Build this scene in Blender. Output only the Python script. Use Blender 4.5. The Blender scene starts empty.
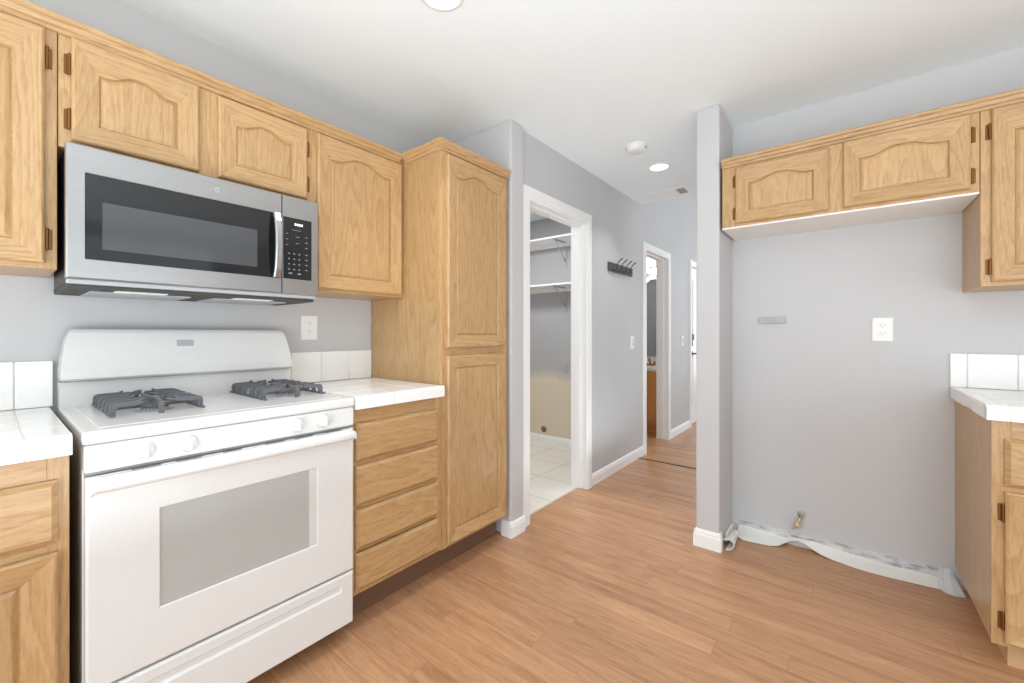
import bpy, bmesh, math, random
from mathutils import Vector, Matrix
random.seed(7)
SC = bpy.context.scene
COL = SC.collection

# ------------------------------------------------------------------ camera
F_PX, CY = 417.7, 334.0
TH = math.atan(333.0 / F_PX)
cam = bpy.data.cameras.new('camera')
cam.sensor_fit = 'HORIZONTAL'; cam.sensor_width = 36.0
cam.lens = F_PX * 36.0 / 1024.0
cam.shift_y = -(341.5 - CY) / 1024.0
cam.clip_start = 0.05; cam.clip_end = 60
camo = bpy.data.objects.new('camera', cam); COL.objects.link(camo)
camo.location = (0, 0, 1.185)
camo.rotation_euler = (math.pi / 2, 0, TH)
SC.camera = camo

# ------------------------------------------------------------------ world, light, exposure
SC.view_settings.view_transform = 'Standard'
SC.view_settings.look = 'None'
SC.view_settings.gamma = 1.0
SC.view_settings.use_curve_mapping = False
SC.view_settings.exposure = 0.0
SC.cycles.max_bounces = 12
SC.cycles.diffuse_bounces = 8
SC.cycles.sample_clamp_indirect = 6.0
W = bpy.data.worlds.new('daylight'); SC.world = W; W.use_nodes = True
bg = W.node_tree.nodes['Background']
bg.inputs[0].default_value = (0.93, 0.965, 1.0, 1); bg.inputs[1].default_value = 1.2

def area(name, loc, rot, sx, sy, power, color=(1, 1, 1)):
    l = bpy.data.lights.new(name, 'AREA'); l.shape = 'RECTANGLE'; l.size = sx; l.size_y = sy
    l.energy = power; l.color = color
    o = bpy.data.objects.new(name, l); COL.objects.link(o); o.location = loc; o.rotation_euler = rot
    return o
R90 = math.pi / 2
area('rear_fill', (0.2, -2.55, 1.05), (R90, 0, 0), 3.6, 1.9, 50, (0.84, 0.94, 1.0))  # added lamp at the unseen rear opening, for soft even light
area('window_daylight', (3.15, 0.2, 0.95), (R90, 0, R90), 3.2, 1.7, 21, (0.84, 0.94, 1.0))
area('side_fill', (-2.09, -1.85, 1.4), (R90, 0, -R90), 1.1, 1.0, 15, (0.88, 0.95, 1.0))  # invented side window, added to brighten the right base cabinet's side
area('foyer_fill', (1.2, 5.6, 1.9), (R90, 0, R90), 2.2, 2.6, 36, (0.88, 0.955, 1.0))  # unseen lamp added to light the foyer
area('ceiling_fill', (0.5, -0.75, 0.6), (math.pi, 0, 0), 3.0, 2.5, 98, (0.80, 0.925, 1.0))  # added upward fill that brightens the kitchen ceiling
area('hall_fill', (-1.1, 2.9, 0.2), (math.pi, 0, 0), 0.25, 1.3, 4.0, (0.82, 0.93, 1.0))  # second added uplight, lifts the hall ceiling and walls
area('entry_fill', (-0.75, 7.9, 1.5), (-R90, 0, 0), 1.4, 2.2, 20, (0.86, 0.945, 1.0))  # added lamp at the closed foyer end, sends light back down the hall
area('laundry_fill', (-2.5, 2.7, 2.42), (0, 0, 0), 0.4, 0.4, 19, (1.0, 0.98, 0.96))  # unseen fill lamp added to brighten the closed laundry room

# ------------------------------------------------------------------ materials
def new_mat(name):
    m = bpy.data.materials.new(name); m.use_nodes = True
    nt = m.node_tree; b = nt.nodes['Principled BSDF']
    return m, nt, b
def lin(c):
    return tuple(((x / 255) / 12.92 if x / 255 <= 0.04045 else ((x / 255 + 0.055) / 1.055) ** 2.4) for x in c) + (1,)
def coords(nt, scale, loc=(0, 0, 0)):
    tc = nt.nodes.new('ShaderNodeTexCoord'); mp = nt.nodes.new('ShaderNodeMapping')
    nt.links.new(tc.outputs['Object'], mp.inputs['Vector'])
    mp.inputs['Scale'].default_value = scale; mp.inputs['Location'].default_value = loc
    return mp.outputs['Vector']
def noise(nt, vec, scale, detail=3, rough=0.5, dist=0.0):
    n = nt.nodes.new('ShaderNodeTexNoise'); nt.links.new(vec, n.inputs['Vector'])
    n.inputs['Scale'].default_value = scale; n.inputs['Detail'].default_value = detail
    n.inputs['Roughness'].default_value = rough; n.inputs['Distortion'].default_value = dist
    return n.outputs['Fac']
def ramp(nt, fac, stops):
    r = nt.nodes.new('ShaderNodeValToRGB'); nt.links.new(fac, r.inputs['Fac'])
    els = r.color_ramp.elements
    while len(els) < len(stops): els.new(0.5)
    for e, (p, c) in zip(els, stops): e.position = p; e.color = c
    return r.outputs['Color']
def mixc(nt, a, b, fac, mode='MIX'):
    m = nt.nodes.new('ShaderNodeMix'); m.data_type = 'RGBA'; m.blend_type = mode
    for sock, v in ((m.inputs[6], a), (m.inputs[7], b), (m.inputs[0], fac)):
        if hasattr(v, 'node'): nt.links.new(v, sock)
        else: sock.default_value = v
    return m.outputs[2]
def math_n(nt, op, a, b=None):
    m = nt.nodes.new('ShaderNodeMath'); m.operation = op
    for i, v in enumerate((a, b)):
        if v is None: continue
        if hasattr(v, 'node'): nt.links.new(v, m.inputs[i])
        else: m.inputs[i].default_value = v
    return m.outputs[0]
def bump(nt, b, h, strength, dist=0.002):
    n = nt.nodes.new('ShaderNodeBump'); n.inputs['Strength'].default_value = strength
    n.inputs['Distance'].default_value = dist
    nt.links.new(h, n.inputs['Height']); nt.links.new(n.outputs['Normal'], b.inputs['Normal'])

def plain(name, c, rough=0.5, metal=0.0, nb=0.0, nscale=60, spec=0.5):
    m, nt, b = new_mat(name)
    v = coords(nt, (1, 1, 1))
    n = noise(nt, v, nscale, 2)
    c = lin(c); d = tuple(x * 0.985 for x in c[:3]) + (1,)
    nt.links.new(ramp(nt, n, [(0.3, d), (0.7, c)]), b.inputs['Base Color'])
    b.inputs['Roughness'].default_value = rough; b.inputs['Metallic'].default_value = metal
    b.inputs['Specular IOR Level'].default_value = spec
    if nb: bump(nt, b, n, nb)
    return m

def oak(name, sc, dark, mid, light, rough=0.34):
    """honey oak; sc stretches the grain along one axis"""
    m, nt, b = new_mat(name)
    tc = nt.nodes.new('ShaderNodeTexCoord')
    oi = nt.nodes.new('ShaderNodeObjectInfo')
    add = nt.nodes.new('ShaderNodeVectorMath'); add.operation = 'ADD'
    mul = nt.nodes.new('ShaderNodeVectorMath'); mul.operation = 'SCALE'; mul.inputs['Scale'].default_value = 7.0
    cmb = nt.nodes.new('ShaderNodeCombineXYZ')
    for i in range(3): nt.links.new(oi.outputs['Random'], cmb.inputs[i])
    nt.links.new(cmb.outputs[0], mul.inputs[0])
    nt.links.new(tc.outputs['Object'], add.inputs[0]); nt.links.new(mul.outputs[0], add.inputs[1])
    mp = nt.nodes.new('ShaderNodeMapping'); nt.links.new(add.outputs[0], mp.inputs['Vector'])
    mp.inputs['Scale'].default_value = sc
    v = mp.outputs['Vector']
    big = noise(nt, v, 4.5, 2, 0.45, 0.25)                       # growth-ring field
    rings = math_n(nt, 'FRACT', math_n(nt, 'MULTIPLY', big, 24.0))
    rc = ramp(nt, rings, [(0.0, light), (0.55, mid), (0.9, dark), (1.0, light)])
    fine = noise(nt, v, 150, 3, 0.65)
    fc = ramp(nt, fine, [(0.38, dark), (0.52, light)])
    c1 = mixc(nt, rc, fc, 0.5)
    tone = noise(nt, v, 2.2, 2)
    tcx = ramp(nt, tone, [(0.3, (0.90, 0.89, 0.87, 1)), (0.7, (1.05, 1.05, 1.05, 1))])
    c2 = mixc(nt, c1, tcx, 1.0, 'MULTIPLY')
    nt.links.new(c2, b.inputs['Base Color'])
    b.inputs['Roughness'].default_value = rough
    b.inputs['Coat Weight'].default_value = 0.15; b.inputs['Coat Roughness'].default_value = 0.25
    bump(nt, b, fine, 0.10, 0.001)
    return m
D_, M_, L_ = lin((173, 134, 88)), lin((188, 150, 103)), lin((198, 162, 116))
M = {}
M['oak'] = oak('oak_vertical_grain', (1, 1, 0.11), D_, M_, L_)
M['oak_h'] = oak('oak_horizontal_grain', (0.11, 0.11, 1), D_, M_, L_)
M['oak_edge'] = oak('oak_moulded_edge', (0.11, 0.11, 1), lin((164, 124, 80)), lin((180, 140, 94)), lin((190, 150, 104)))

# gray wall paint (+ laundry variant whose low band was never painted)
def paint(name, c, laundry=False, fridge=False):
    m, nt, b = new_mat(name)
    v = coords(nt, (1, 1, 1))
    n = noise(nt, v, 130, 3)
    col = lin(c)
    base = ramp(nt, noise(nt, v, 1.6, 2), [(0.35, tuple(x * 0.975 for x in col[:3]) + (1,)), (0.65, col)])
    if laundry or fridge:
        sp = nt.nodes.new('ShaderNodeSeparateXYZ'); nt.links.new(v, sp.inputs[0])
    if laundry:
        h = math_n(nt, 'ADD', sp.outputs['Z'], math_n(nt, 'MULTIPLY', math_n(nt, 'SUBTRACT', noise(nt, v, 3, 3), 0.5), 0.16))
        f = nt.nodes.new('ShaderNodeMapRange'); nt.links.new(h, f.inputs[0])
        f.inputs[1].default_value = 0.69; f.inputs[2].default_value = 0.80
        base = mixc(nt, lin((216, 205, 186)), base, f.outputs[0])
    if fridge:                                                # scraped drywall where the baseboard came off
        h = math_n(nt, 'ADD', sp.outputs['Z'], math_n(nt, 'MULTIPLY', math_n(nt, 'SUBTRACT', noise(nt, v, 14, 3), 0.5), 0.05))
        low = nt.nodes.new('ShaderNodeMapRange'); nt.links.new(h, low.inputs[0])
        low.inputs[1].default_value = 0.074; low.inputs[2].default_value = 0.062
        pat = ramp(nt, noise(nt, coords(nt, (1, 1, 3)), 12, 4, 0.6), [(0.38, lin((160, 160, 160))), (0.44, lin((200, 201, 203))), (0.56, lin((206, 206, 207))), (0.64, lin((226, 226, 225)))])
        base = mixc(nt, base, pat, low.outputs[0])
    nt.links.new(base, b.inputs['Base Color'])
    b.inputs['Roughness'].default_value = 0.6
    bump(nt, b, n, 0.12, 0.001)
    return m
WALLC = (199, 199, 200)
M['wall'] = paint('grey_wall_paint', WALLC)
M['wall_f'] = paint('grey_wall_paint_scraped', WALLC, fridge=True)
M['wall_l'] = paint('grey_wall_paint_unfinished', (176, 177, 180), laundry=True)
M['ceil'] = plain('ceiling_paint', (239, 246, 249), 0.8, nb=0.15, nscale=90)
M['tile'] = plain('white_glazed_tile', (244, 244, 242), 0.2)
M['trim'] = plain('white_trim_paint', (244, 244, 243), 0.35)
M['white'] = plain('white_enamel', (225, 224, 222), 0.22)
M['white2'] = plain('white_plastic', (240, 240, 238), 0.4)
M['board'] = plain('white_laminate_underside', (236, 236, 233), 0.5)
M['offw'] = plain('offwhite_marking', (214, 214, 211), 0.5)
M['dark'] = plain('black_plastic', (34, 34, 36), 0.4)
M['glass_blk'] = plain('black_oven_glass', (26, 27, 29), 0.06, spec=0.6)
M['glass_mid'] = plain('smoked_window_glass', (74, 75, 77), 0.08, spec=0.6)
M['iron'] = plain('grey_cast_iron', (104, 105, 109), 0.5, nb=0.3, nscale=300)
M['burner'] = plain('burner_grey', (150, 150, 152), 0.45)
M['bronze'] = plain('antique_bronze', (128, 88, 48), 0.35, 0.8)
M['chrome'] = plain('brushed_nickel', (190, 188, 184), 0.25, 0.9)
M['brass'] = plain('worn_brass', (206, 186, 146), 0.4, 0.4)
M['gap'] = plain('gap_line_grey', (150, 150, 148), 0.7)  # even grey for gap strips, emblem and vent louvers
M['vslot'] = plain('vent_slot_grey', (150, 150, 148), 0.7)
M['keygrey'] = plain('key_legend_grey', (128, 129, 131), 0.5)
M['slot'] = plain('dark_slot', (70, 68, 66), 0.7)
M['greyplate'] = plain('grey_painted_metal', (176, 178, 182), 0.5)
M['copper'] = plain('rusty_pipe', (150, 96, 56), 0.6)
M['paper'] = plain('torn_white_vinyl', (236, 235, 230), 0.6, nb=0.3, nscale=40)
M['paperd'] = plain('torn_grey_paper', (205, 206, 206), 0.8, nb=0.3, nscale=40)
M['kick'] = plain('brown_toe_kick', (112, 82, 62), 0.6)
M['fadedwood'] = plain('raw_wood', (206, 170, 124), 0.7)
M['rackwood'] = plain('dark_rack_wood', (78, 76, 74), 0.6, nb=0.3, nscale=80)
M['bath'] = plain('bath_oak', (206, 146, 84), 0.4)

def steel():
    m, nt, b = new_mat('brushed_stainless')
    v = coords(nt, (1, 0.6, 60))
    n = noise(nt, v, 12, 3)
    nt.links.new(ramp(nt, n, [(0.3, lin((168, 167, 166))), (0.7, lin((178, 177, 176)))]), b.inputs['Base Color'])
    b.inputs['Metallic'].default_value = 0.9; b.inputs['Roughness'].default_value = 0.3
    bump(nt, b, n, 0.05, 0.0005)
    return m
M['steel'] = steel()

def oven_glass():
    m, nt, b = new_mat('screened_oven_glass')
    v = coords(nt, (1, 1, 1))
    vo = nt.nodes.new('ShaderNodeTexVoronoi'); nt.links.new(v, vo.inputs['Vector']); vo.inputs['Scale'].default_value = 260
    nt.links.new(ramp(nt, vo.outputs['Distance'], [(0.2, lin((176, 176, 173))), (0.6, lin((181, 181, 178)))]), b.inputs['Base Color'])
    b.inputs['Roughness'].default_value = 0.12
    return m
M['oven_glass'] = oven_glass()

def floor_mat():
    m, nt, b = new_mat('laminate_planks')
    v0 = coords(nt, (1, 1, 1), (0.36, 0.052, 0))
    sp = nt.nodes.new('ShaderNodeSeparateXYZ'); nt.links.new(v0, sp.inputs[0])
    row = math_n(nt, 'FLOOR', math_n(nt, 'DIVIDE', sp.outputs['Y'], 0.095))
    wn = nt.nodes.new('ShaderNodeTexWhiteNoise'); wn.noise_dimensions = '1D'; nt.links.new(row, wn.inputs['W'])
    cb = nt.nodes.new('ShaderNodeCombineXYZ')
    nt.links.new(math_n(nt, 'ADD', sp.outputs['X'], math_n(nt, 'MULTIPLY', wn.outputs['Value'], 1.19)), cb.inputs[0])
    nt.links.new(sp.outputs['Y'], cb.inputs[1]); v = cb.outputs[0]
    br = nt.nodes.new('ShaderNodeTexBrick'); nt.links.new(v, br.inputs['Vector'])
    br.inputs['Scale'].default_value = 1.0
    br.inputs['Brick Width'].default_value = 1.19; br.inputs['Row Height'].default_value = 0.095
    br.inputs['Mortar Size'].default_value = 0.0011; br.inputs['Mortar Smooth'].default_value = 0.2
    br.offset = 0.0
    br.inputs['Color1'].default_value = (0, 0, 0, 1); br.inputs['Color2'].default_value = (1, 1, 1, 1)
    br.inputs['Mortar'].default_value = (0.5, 0.5, 0.5, 1)
    g = coords(nt, (0.09, 1, 1))
    # shift the grain per plank
    sx = nt.nodes.new('ShaderNodeVectorMath'); sx.operation = 'SCALE'; sx.inputs['Scale'].default_value = 5.0
    nt.links.new(br.outputs['Color'], sx.inputs[0])
    ad = nt.nodes.new('ShaderNodeVectorMath'); ad.operation = 'ADD'
    nt.links.new(g, ad.inputs[0]); nt.links.new(sx.outputs[0], ad.inputs[1])
    gv = ad.outputs[0]
    n1 = noise(nt, gv, 22, 5, 0.65, 0.8); n2 = noise(nt, gv, 130, 3, 0.65)
    a, bb, c = lin((151, 105, 73)), lin((184, 138, 102)), lin((199, 154, 116))
    c1 = ramp(nt, n1, [(0.32, a), (0.47, bb), (0.64, c)])
    c2 = ramp(nt, n2, [(0.3, a), (0.6, c)])
    c3 = mixc(nt, c1, c2, 0.36)
    tone = ramp(nt, br.outputs['Color'], [(0.0, (0.93, 0.91, 0.90, 1)), (1.0, (1.07, 1.07, 1.06, 1))])
    c4 = mixc(nt, c3, tone, 1.0, 'MULTIPLY')
    c5 = mixc(nt, c4, lin((128, 80, 54)), math_n(nt, 'MULTIPLY', br.outputs['Fac'], 0.5))
    nt.links.new(c5, b.inputs['Base Color'])
    b.inputs['Roughness'].default_value = 0.33
    bump(nt, b, math_n(nt, 'SUBTRACT', n2, br.outputs['Fac']), 0.05, 0.0008)
    return m
M['floor'] = floor_mat()

def tile_mat(name, w, h, face, grout, loc=(0, 0, 0), swap=None, ms=0.003, rough=0.15):
    """square tiles; swap picks which object axes run across the tiles"""
    m, nt, b = new_mat(name)
    v = coords(nt, (1, 1, 1), loc)
    if swap:
        sp = nt.nodes.new('ShaderNodeSeparateXYZ'); cb = nt.nodes.new('ShaderNodeCombineXYZ')
        nt.links.new(v, sp.inputs[0])
        nt.links.new(sp.outputs[swap[0]], cb.inputs[0]); nt.links.new(sp.outputs[swap[1]], cb.inputs[1]); v = cb.outputs[0]
    br = nt.nodes.new('ShaderNodeTexBrick'); nt.links.new(v, br.inputs['Vector'])
    br.inputs['Scale'].default_value = 1; br.inputs['Brick Width'].default_value = w; br.inputs['Row Height'].default_value = h
    br.inputs['Mortar Size'].default_value = ms; br.offset = 0.0
    nn = noise(nt, coords(nt, (1, 1, 1)), 6, 4)
    f1 = ramp(nt, nn, [(0.3, tuple(x * 0.95 for x in face[:3]) + (1,)), (0.7, face)])
    nt.links.new(mixc(nt, f1, grout, br.outputs['Fac']), b.inputs['Base Color'])
    b.inputs['Roughness'].default_value = rough
    bump(nt, b, math_n(nt, 'SUBTRACT', 1.0, br.outputs['Fac']), 0.4, 0.001)
    return m
WT, GR = lin((243, 243, 240)), lin((218, 217, 212))
M['tile_l'] = tile_mat('counter_tile_left', 0.152, 0.152, WT, GR, swap=(1, 0))
M['tile_floor'] = tile_mat('laundry_floor_tile', 0.38, 0.38, lin((238, 233, 224)), lin((204, 196, 184)), loc=(2.0, -2.49 + 0.38 * 7, 0), rough=0.3, ms=0.005)

def emis(name, c, s):
    m, nt, b = new_mat(name)
    b.inputs['Base Color'].default_value = lin(c); b.inputs['Emission Color'].default_value = lin(c)
    b.inputs['Emission Strength'].default_value = s
    return m
M['lamp'] = emis('lit_lens', (255, 250, 242), 2.2)
M['digits'] = emis('lit_digits', (220, 230, 235), 0.9)

# ------------------------------------------------------------------ mesh helpers
def idt(u, v, w): return Vector((u, v, w))
def TL(u, v, w): return Vector((-2.13 + w, u, v))        # range wall: u = along wall, v = up, w = out from wall
def TR(u, v, w): return Vector((u, 2.82 - w, v))         # refrigerator wall
class MB:
    def __init__(s, T=idt): s.bm = bmesh.new(); s.T = T; s.mats = []
    def mi(s, m):
        if m is None: m = 'white'
        if m not in s.mats: s.mats.append(m)
        return s.mats.index(m)
    def merge(s, b, mat, smooth=False):
        k = s.mi(mat); mp = {}
        bmesh.ops.recalc_face_normals(b, faces=b.faces)
        for v in b.verts: mp[v] = s.bm.verts.new(s.T(*v.co))
        for f in b.faces:
            try: nf = s.bm.faces.new([mp[v] for v in f.verts])
            except ValueError: continue
            nf.material_index = k; nf.smooth = smooth
        b.free(); return s
    def box(s, p0, p1, mat=None, bev=0.0, seg=2):
        b = bmesh.new(); bmesh.ops.create_cube(b, size=1)
        lo = [min(a, c) for a, c in zip(p0, p1)]; hi = [max(a, c) for a, c in zip(p0, p1)]
        for v in b.verts: v.co = Vector([lo[i] + (v.co[i] + 0.5) * (hi[i] - lo[i]) for i in range(3)])
        if bev: bmesh.ops.bevel(b, geom=b.edges[:], offset=bev, segments=seg, affect='EDGES', profile=0.5)
        return s.merge(b, mat)
    def loft(s, rings, mat=None, closed=True, caps=True, smooth=False):
        """rings: lists of equally many points"""
        b = bmesh.new(); R = [[b.verts.new(p) for p in r] for r in rings]
        n = len(R[0])
        for i in range(len(R) - 1):
            for j in range(n if closed else n - 1):
                q = (j + 1) % n
                b.faces.new([R[i][j], R[i][q], R[i + 1][q], R[i + 1][j]])
        if caps:
            b.faces.new(list(reversed(R[0]))); b.faces.new(R[-1])
        return s.merge(b, mat, smooth)
    def prism(s, prof, axis, a, c, mat=None):
        """prof: 2D points in the two other axes (in order), extruded along axis index from a to c"""
        def P(p, t):
            q = list(p); q.insert(axis, t); return q
        return s.loft([[P(p, a) for p in prof], [P(p, c) for p in prof]], mat)
    def cyl(s, c, r, h, axis=2, mat=None, n=24, r2=None, smooth=True):
        r2 = r if r2 is None else r2
        rings = []
        for t, rr in ((0, r), (h, r2)):
            ring = []
            for i in range(n):
                a = 2 * math.pi * i / n
                q = [rr * math.cos(a), rr * math.sin(a)]; q.insert(axis, t)
                ring.append([c[k] + q[k] for k in range(3)])
            rings.append(ring)
        b = bmesh.new(); R = [[b.verts.new(p) for p in r_] for r_ in rings]
        for j in range(n): b.faces.new([R[0][j], R[0][(j + 1) % n], R[1][(j + 1) % n], R[1][j]]).smooth = smooth
        b.faces.new(list(reversed(R[0]))); b.faces.new(R[1])
        return s.merge(b, mat, False)
    def lathe(s, c, prof, axis=2, mat=None, n=28):
        rings = []
        for r, t in prof:
            ring = []
            for i in range(n):
                a = 2 * math.pi * i / n
                q = [r * math.cos(a), r * math.sin(a)]; q.insert(axis, t)
                ring.append([c[k] + q[k] for k in range(3)])
            rings.append(ring)
        return s.loft(rings, mat, smooth=True)
    def tube(s, pts, r, mat=None, n=8, closed=False):
        pts = [Vector(p) for p in pts]; rings = []
        N = len(pts)
        for i, p in enumerate(pts):
            a = pts[max(i - 1, 0)]; c = pts[min(i + 1, N - 1)]
            d = (c - a).normalized()
            up = Vector((0, 0, 1)) if abs(d.z) < 0.9 else Vector((1, 0, 0))
            x = d.cross(up).normalized(); y = x.cross(d).normalized()
            rr = r[i] if isinstance(r, (list, tuple)) else r
            rings.append([p + rr * (math.cos(2 * math.pi * k / n) * x + math.sin(2 * math.pi * k / n) * y) for k in range(n)])
        return s.loft(rings, mat, smooth=True)
    def text(s, txt, size, place, mat, ext=0.0006):
        cu = bpy.data.curves.new('t', 'FONT'); cu.body = txt; cu.size = size; cu.extrude = ext; cu.align_x = 'CENTER'; cu.align_y = 'CENTER'
        o = bpy.data.objects.new('t', cu); COL.objects.link(o)
        dg = bpy.context.evaluated_depsgraph_get(); dg.update()
        me = bpy.data.meshes.new_from_object(o.evaluated_get(dg))
        b = bmesh.new(); b.from_mesh(me)
        for v in b.verts: v.co = Vector(place(v.co.x, v.co.y, v.co.z))
        bpy.data.objects.remove(o); bpy.data.curves.remove(cu); bpy.data.meshes.remove(me)
        return s.merge(b, mat)
    def build(s, name, parent=None, origin=None, kind=None):
        bmesh.ops.recalc_face_normals(s.bm, faces=s.bm.faces)
        if parent is not None:
            base = Vector(parent.get('_o', (0, 0, 0)))
            org = base
        else:
            if origin is None:
                xs = [v.co for v in s.bm.verts]
                origin = ((min(c.x for c in xs) + max(c.x for c in xs)) / 2, (min(c.y for c in xs) + max(c.y for c in xs)) / 2, min(c.z for c in xs))
            org = Vector(origin)
        for v in s.bm.verts: v.co -= org
        me = bpy.data.meshes.new(name); s.bm.to_mesh(me); s.bm.free()
        for m in s.mats: me.materials.append(M[m])
        o = bpy.data.objects.new(name, me); COL.objects.link(o)
        if parent is not None: o.parent = parent; o['_o'] = tuple(org)
        else: o.location = org; o['_o'] = tuple(org)
        if kind: o['kind'] = kind
        return o
def tag(o, label, cat, group=None):
    o['label'] = label; o['category'] = cat
    if group: o['group'] = group
    return o
def thing(name, label, cat, loc, group=None):
    o = bpy.data.objects.new(name, None); COL.objects.link(o); o.location = loc; o['_o'] = tuple(loc)
    o.empty_display_size = 0.1
    return tag(o, label, cat, group)
def S(name, *boxes, mat='wall', parent=None):
    m = MB()
    for bx in boxes: m.box(bx[0], bx[1], bx[2] if len(bx) > 2 else mat, bx[3] if len(bx) > 3 else 0)
    if parent is not None: return m.build(name, parent)
    return m.build(name, origin=(0, 0, 0), kind='structure')

# ------------------------------------------------------------------ the room
H = 2.44
S('floor', ((-2.13, -2.7, -0.05), (3.3, 2.03, 0)), ((-1.612, 2.03, -0.05), (3.3, 3.875, 0)), ((-1.60, 3.875, -0.05), (3.3, 8.2, 0)), mat='floor')
S('floor_bathroom', ((-3.4, 3.93, -0.05), (-1.60, 5.5, -0.0005)), mat='floor')
S('floor_laundry', ((-3.5, 1.9, -0.045), (-1.612, 3.85, -0.0003)), mat='tile_floor')
S('ceiling', ((-2.25, -2.7, H), (3.3, 3.965, H + 0.10)), mat='ceil')
S('ceiling_laundry', ((-3.5, 1.9, H + 0.001), (-1.66, 3.93, H + 0.09)), mat='ceil')
S('ceiling_bathroom', ((-3.5, 3.93, H), (-1.66, 5.5, H + 0.06)), mat='ceil')
S('ceiling_foyer', ((-1.66, 3.9, 3.6), (3.3, 8.3, 3.7)), mat='ceil')
S('wall_left', ((-2.25, -1.25, 0), (-2.13, 1.95, H)), ((-2.25, -2.7, 0), (-2.13, -2.45, H)), ((-2.25, -2.46, 0), (-2.13, -1.24, 0.88)), ((-2.25, -2.46, 1.95), (-2.13, -1.24, H)))  # opening behind the camera added for the side fill lamp
# stub wall beside the pantry with rounded corner bead
S('wall_pantry', ((-2.25, 1.897, 0), (-1.519, 2.022, H), 'wall', 0.012))
S('wall_rear', ((-2.25, -2.8, 0), (-1.3, -2.62, H)), ((2.5, -2.8, 0), (3.3, -2.62, H)), ((-1.3, -2.8, 2.3), (2.5, -2.62, H)))
S('wall_right', ((3.2, -2.7, 0), (3.3, 2.9, 0.3)), ((3.2, -2.7, 2.32), (3.3, 2.9, H)), ((3.2, -2.7, 0.3), (3.3, -1.5, 2.32)), ((3.2, 1.9, 0.3), (3.3, 2.9, 2.32)))
S('wall_hall', ((-1.66, 2.02, 0), (-1.55, 2.087, H)), ((-1.66, 2.865, 0), (-1.55, 4.045, H)), ((-1.66, 2.087, 2.045), (-1.55, 2.865, H)),
  ((-1.66, 4.045, 2.045), (-1.55, 4.755, H)), ((-1.66, 4.755, 0), (-1.55, 5.60, H)), ((-1.66, 5.60, 2.08), (-1.55, 6.52, H)),
  ((-1.66, 6.52, 0), (-1.55, 8.2, H)), ((-1.66, 3.965, H), (-1.55, 8.2, 3.6)))
S('wall_column', ((-0.655, 2.480, 0), (-0.535, 3.96, H), 'wall', 0.010))
S('wall_back', ((-0.54, 2.82, 0), (3.3, 2.93, H)), mat='wall_f')
S('wall_foyer', ((-1.66, 8.2, 0), (3.3, 8.3, 3.6)), ((3.2, 7.0, 0), (3.3, 8.2, 3.6)), ((3.2, 2.93, 0), (3.3, 4.2, 3.6)), ((-0.535, 3.86, 0), (3.2, 3.96, 3.6)), ((-0.655, 3.86, H + 0.1), (-0.535, 3.96, 3.6)), ((-1.55, 3.865, H + 0.1), (-0.655, 3.965, 3.6)))
S('wall_laundry', ((-3.5, 3.79, 0), (-1.66, 3.92, H)), ((-3.55, 1.95, 0), (-3.45, 3.92, H)), ((-3.5, 1.9, 0), (-2.25, 2.0, H)), mat='wall_l')
S('wall_bathroom', ((-3.5, 5.42, 0), (-1.66, 5.52, H)), ((-3.5, 3.93, 0), (-3.4, 5.5, H)))

def casing(y0, y1, ztop, w=0.085, x=-1.55):
    """door casing with a moulded profile on the hall side, a plain one behind, plus jambs"""
    m = MB()
    for (t0, t1, d) in ((0, w, 0.012), (0.012, w - 0.008, 0.017), (0.03, w - 0.02, 0.0195)):
        for side in (0, 1):
            if side == 0: a, c = y0 - t1, y0 - t0
            else: a, c = y1 + t0, y1 + t1
            m.box((x - 0.001, a, 0), (x + d, c, ztop + t0), 'trim')
        m.box((x - 0.001, y0 - t1, ztop + t0), (x + d, y1 + t1, ztop + t1), 'trim')
    for side in (0, 1):
        a, c = (y0 - w, y0) if side == 0 else (y1, y1 + w)
        m.box((x - 0.125, a, 0), (x - 0.11, c, ztop), 'trim')
    m.box((x - 0.125, y0 - w, ztop), (x - 0.11, y1 + w, ztop + w), 'trim', 0.002)
    return m
def jamb(y0, y1, ztop, x=-1.55, d=0.11):
    m = MB()
    m.box((x - d - 0.002, y0 - 0.026, 0), (x + 0.002, y0, ztop), 'trim', 0.0015)
    m.box((x - d - 0.002, y1, 0), (x + 0.002, y1 + 0.026, ztop), 'trim', 0.0015)
    m.box((x - d - 0.002, y0 - 0.026, ztop - 0.001), (x + 0.002, y1 + 0.026, ztop + 0.026), 'trim', 0.0015)
    # door stop
    m.box((x - 0.075, y0 - 0.001, 0), (x - 0.04, y0 + 0.011, ztop), 'trim', 0.001)
    m.box((x - 0.075, y1 - 0.011, 0), (x - 0.04, y1 + 0.001, ztop), 'trim', 0.001)
    m.box((x - 0.075, y0, ztop - 0.011), (x - 0.04, y1, ztop + 0.001), 'trim', 0.001)
    return m
d1 = bpy.data.objects.new('door_1', None); COL.objects.link(d1); d1['kind'] = 'structure'; d1['_o'] = (-1.55, 2.485, 0); d1.location = (-1.55, 2.485, 0)
casing(2.11, 2.84, 2.02).build('casing', d1); jamb(2.11, 2.84, 2.02).build('jamb', d1)
MB().box((-1.625, 2.835, 0.93), (-1.60, 2.8385, 0.99), 'chrome', 0.001).build('strike_plate', d1)
d2 = bpy.data.objects.new('door_2', None); COL.objects.link(d2); d2['kind'] = 'structure'; d2['_o'] = (-1.55, 4.4, 0); d2.location = (-1.55, 4.4, 0)
casing(4.07, 4.73, 2.02, 0.07).build('casing', d2); jamb(4.07, 4.73, 2.02).build('jamb', d2)
MB().box((-1.625, 4.7265, 0.93), (-1.60, 4.7285, 0.99), 'chrome', 0.001).build('strike_plate', d2)
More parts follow.
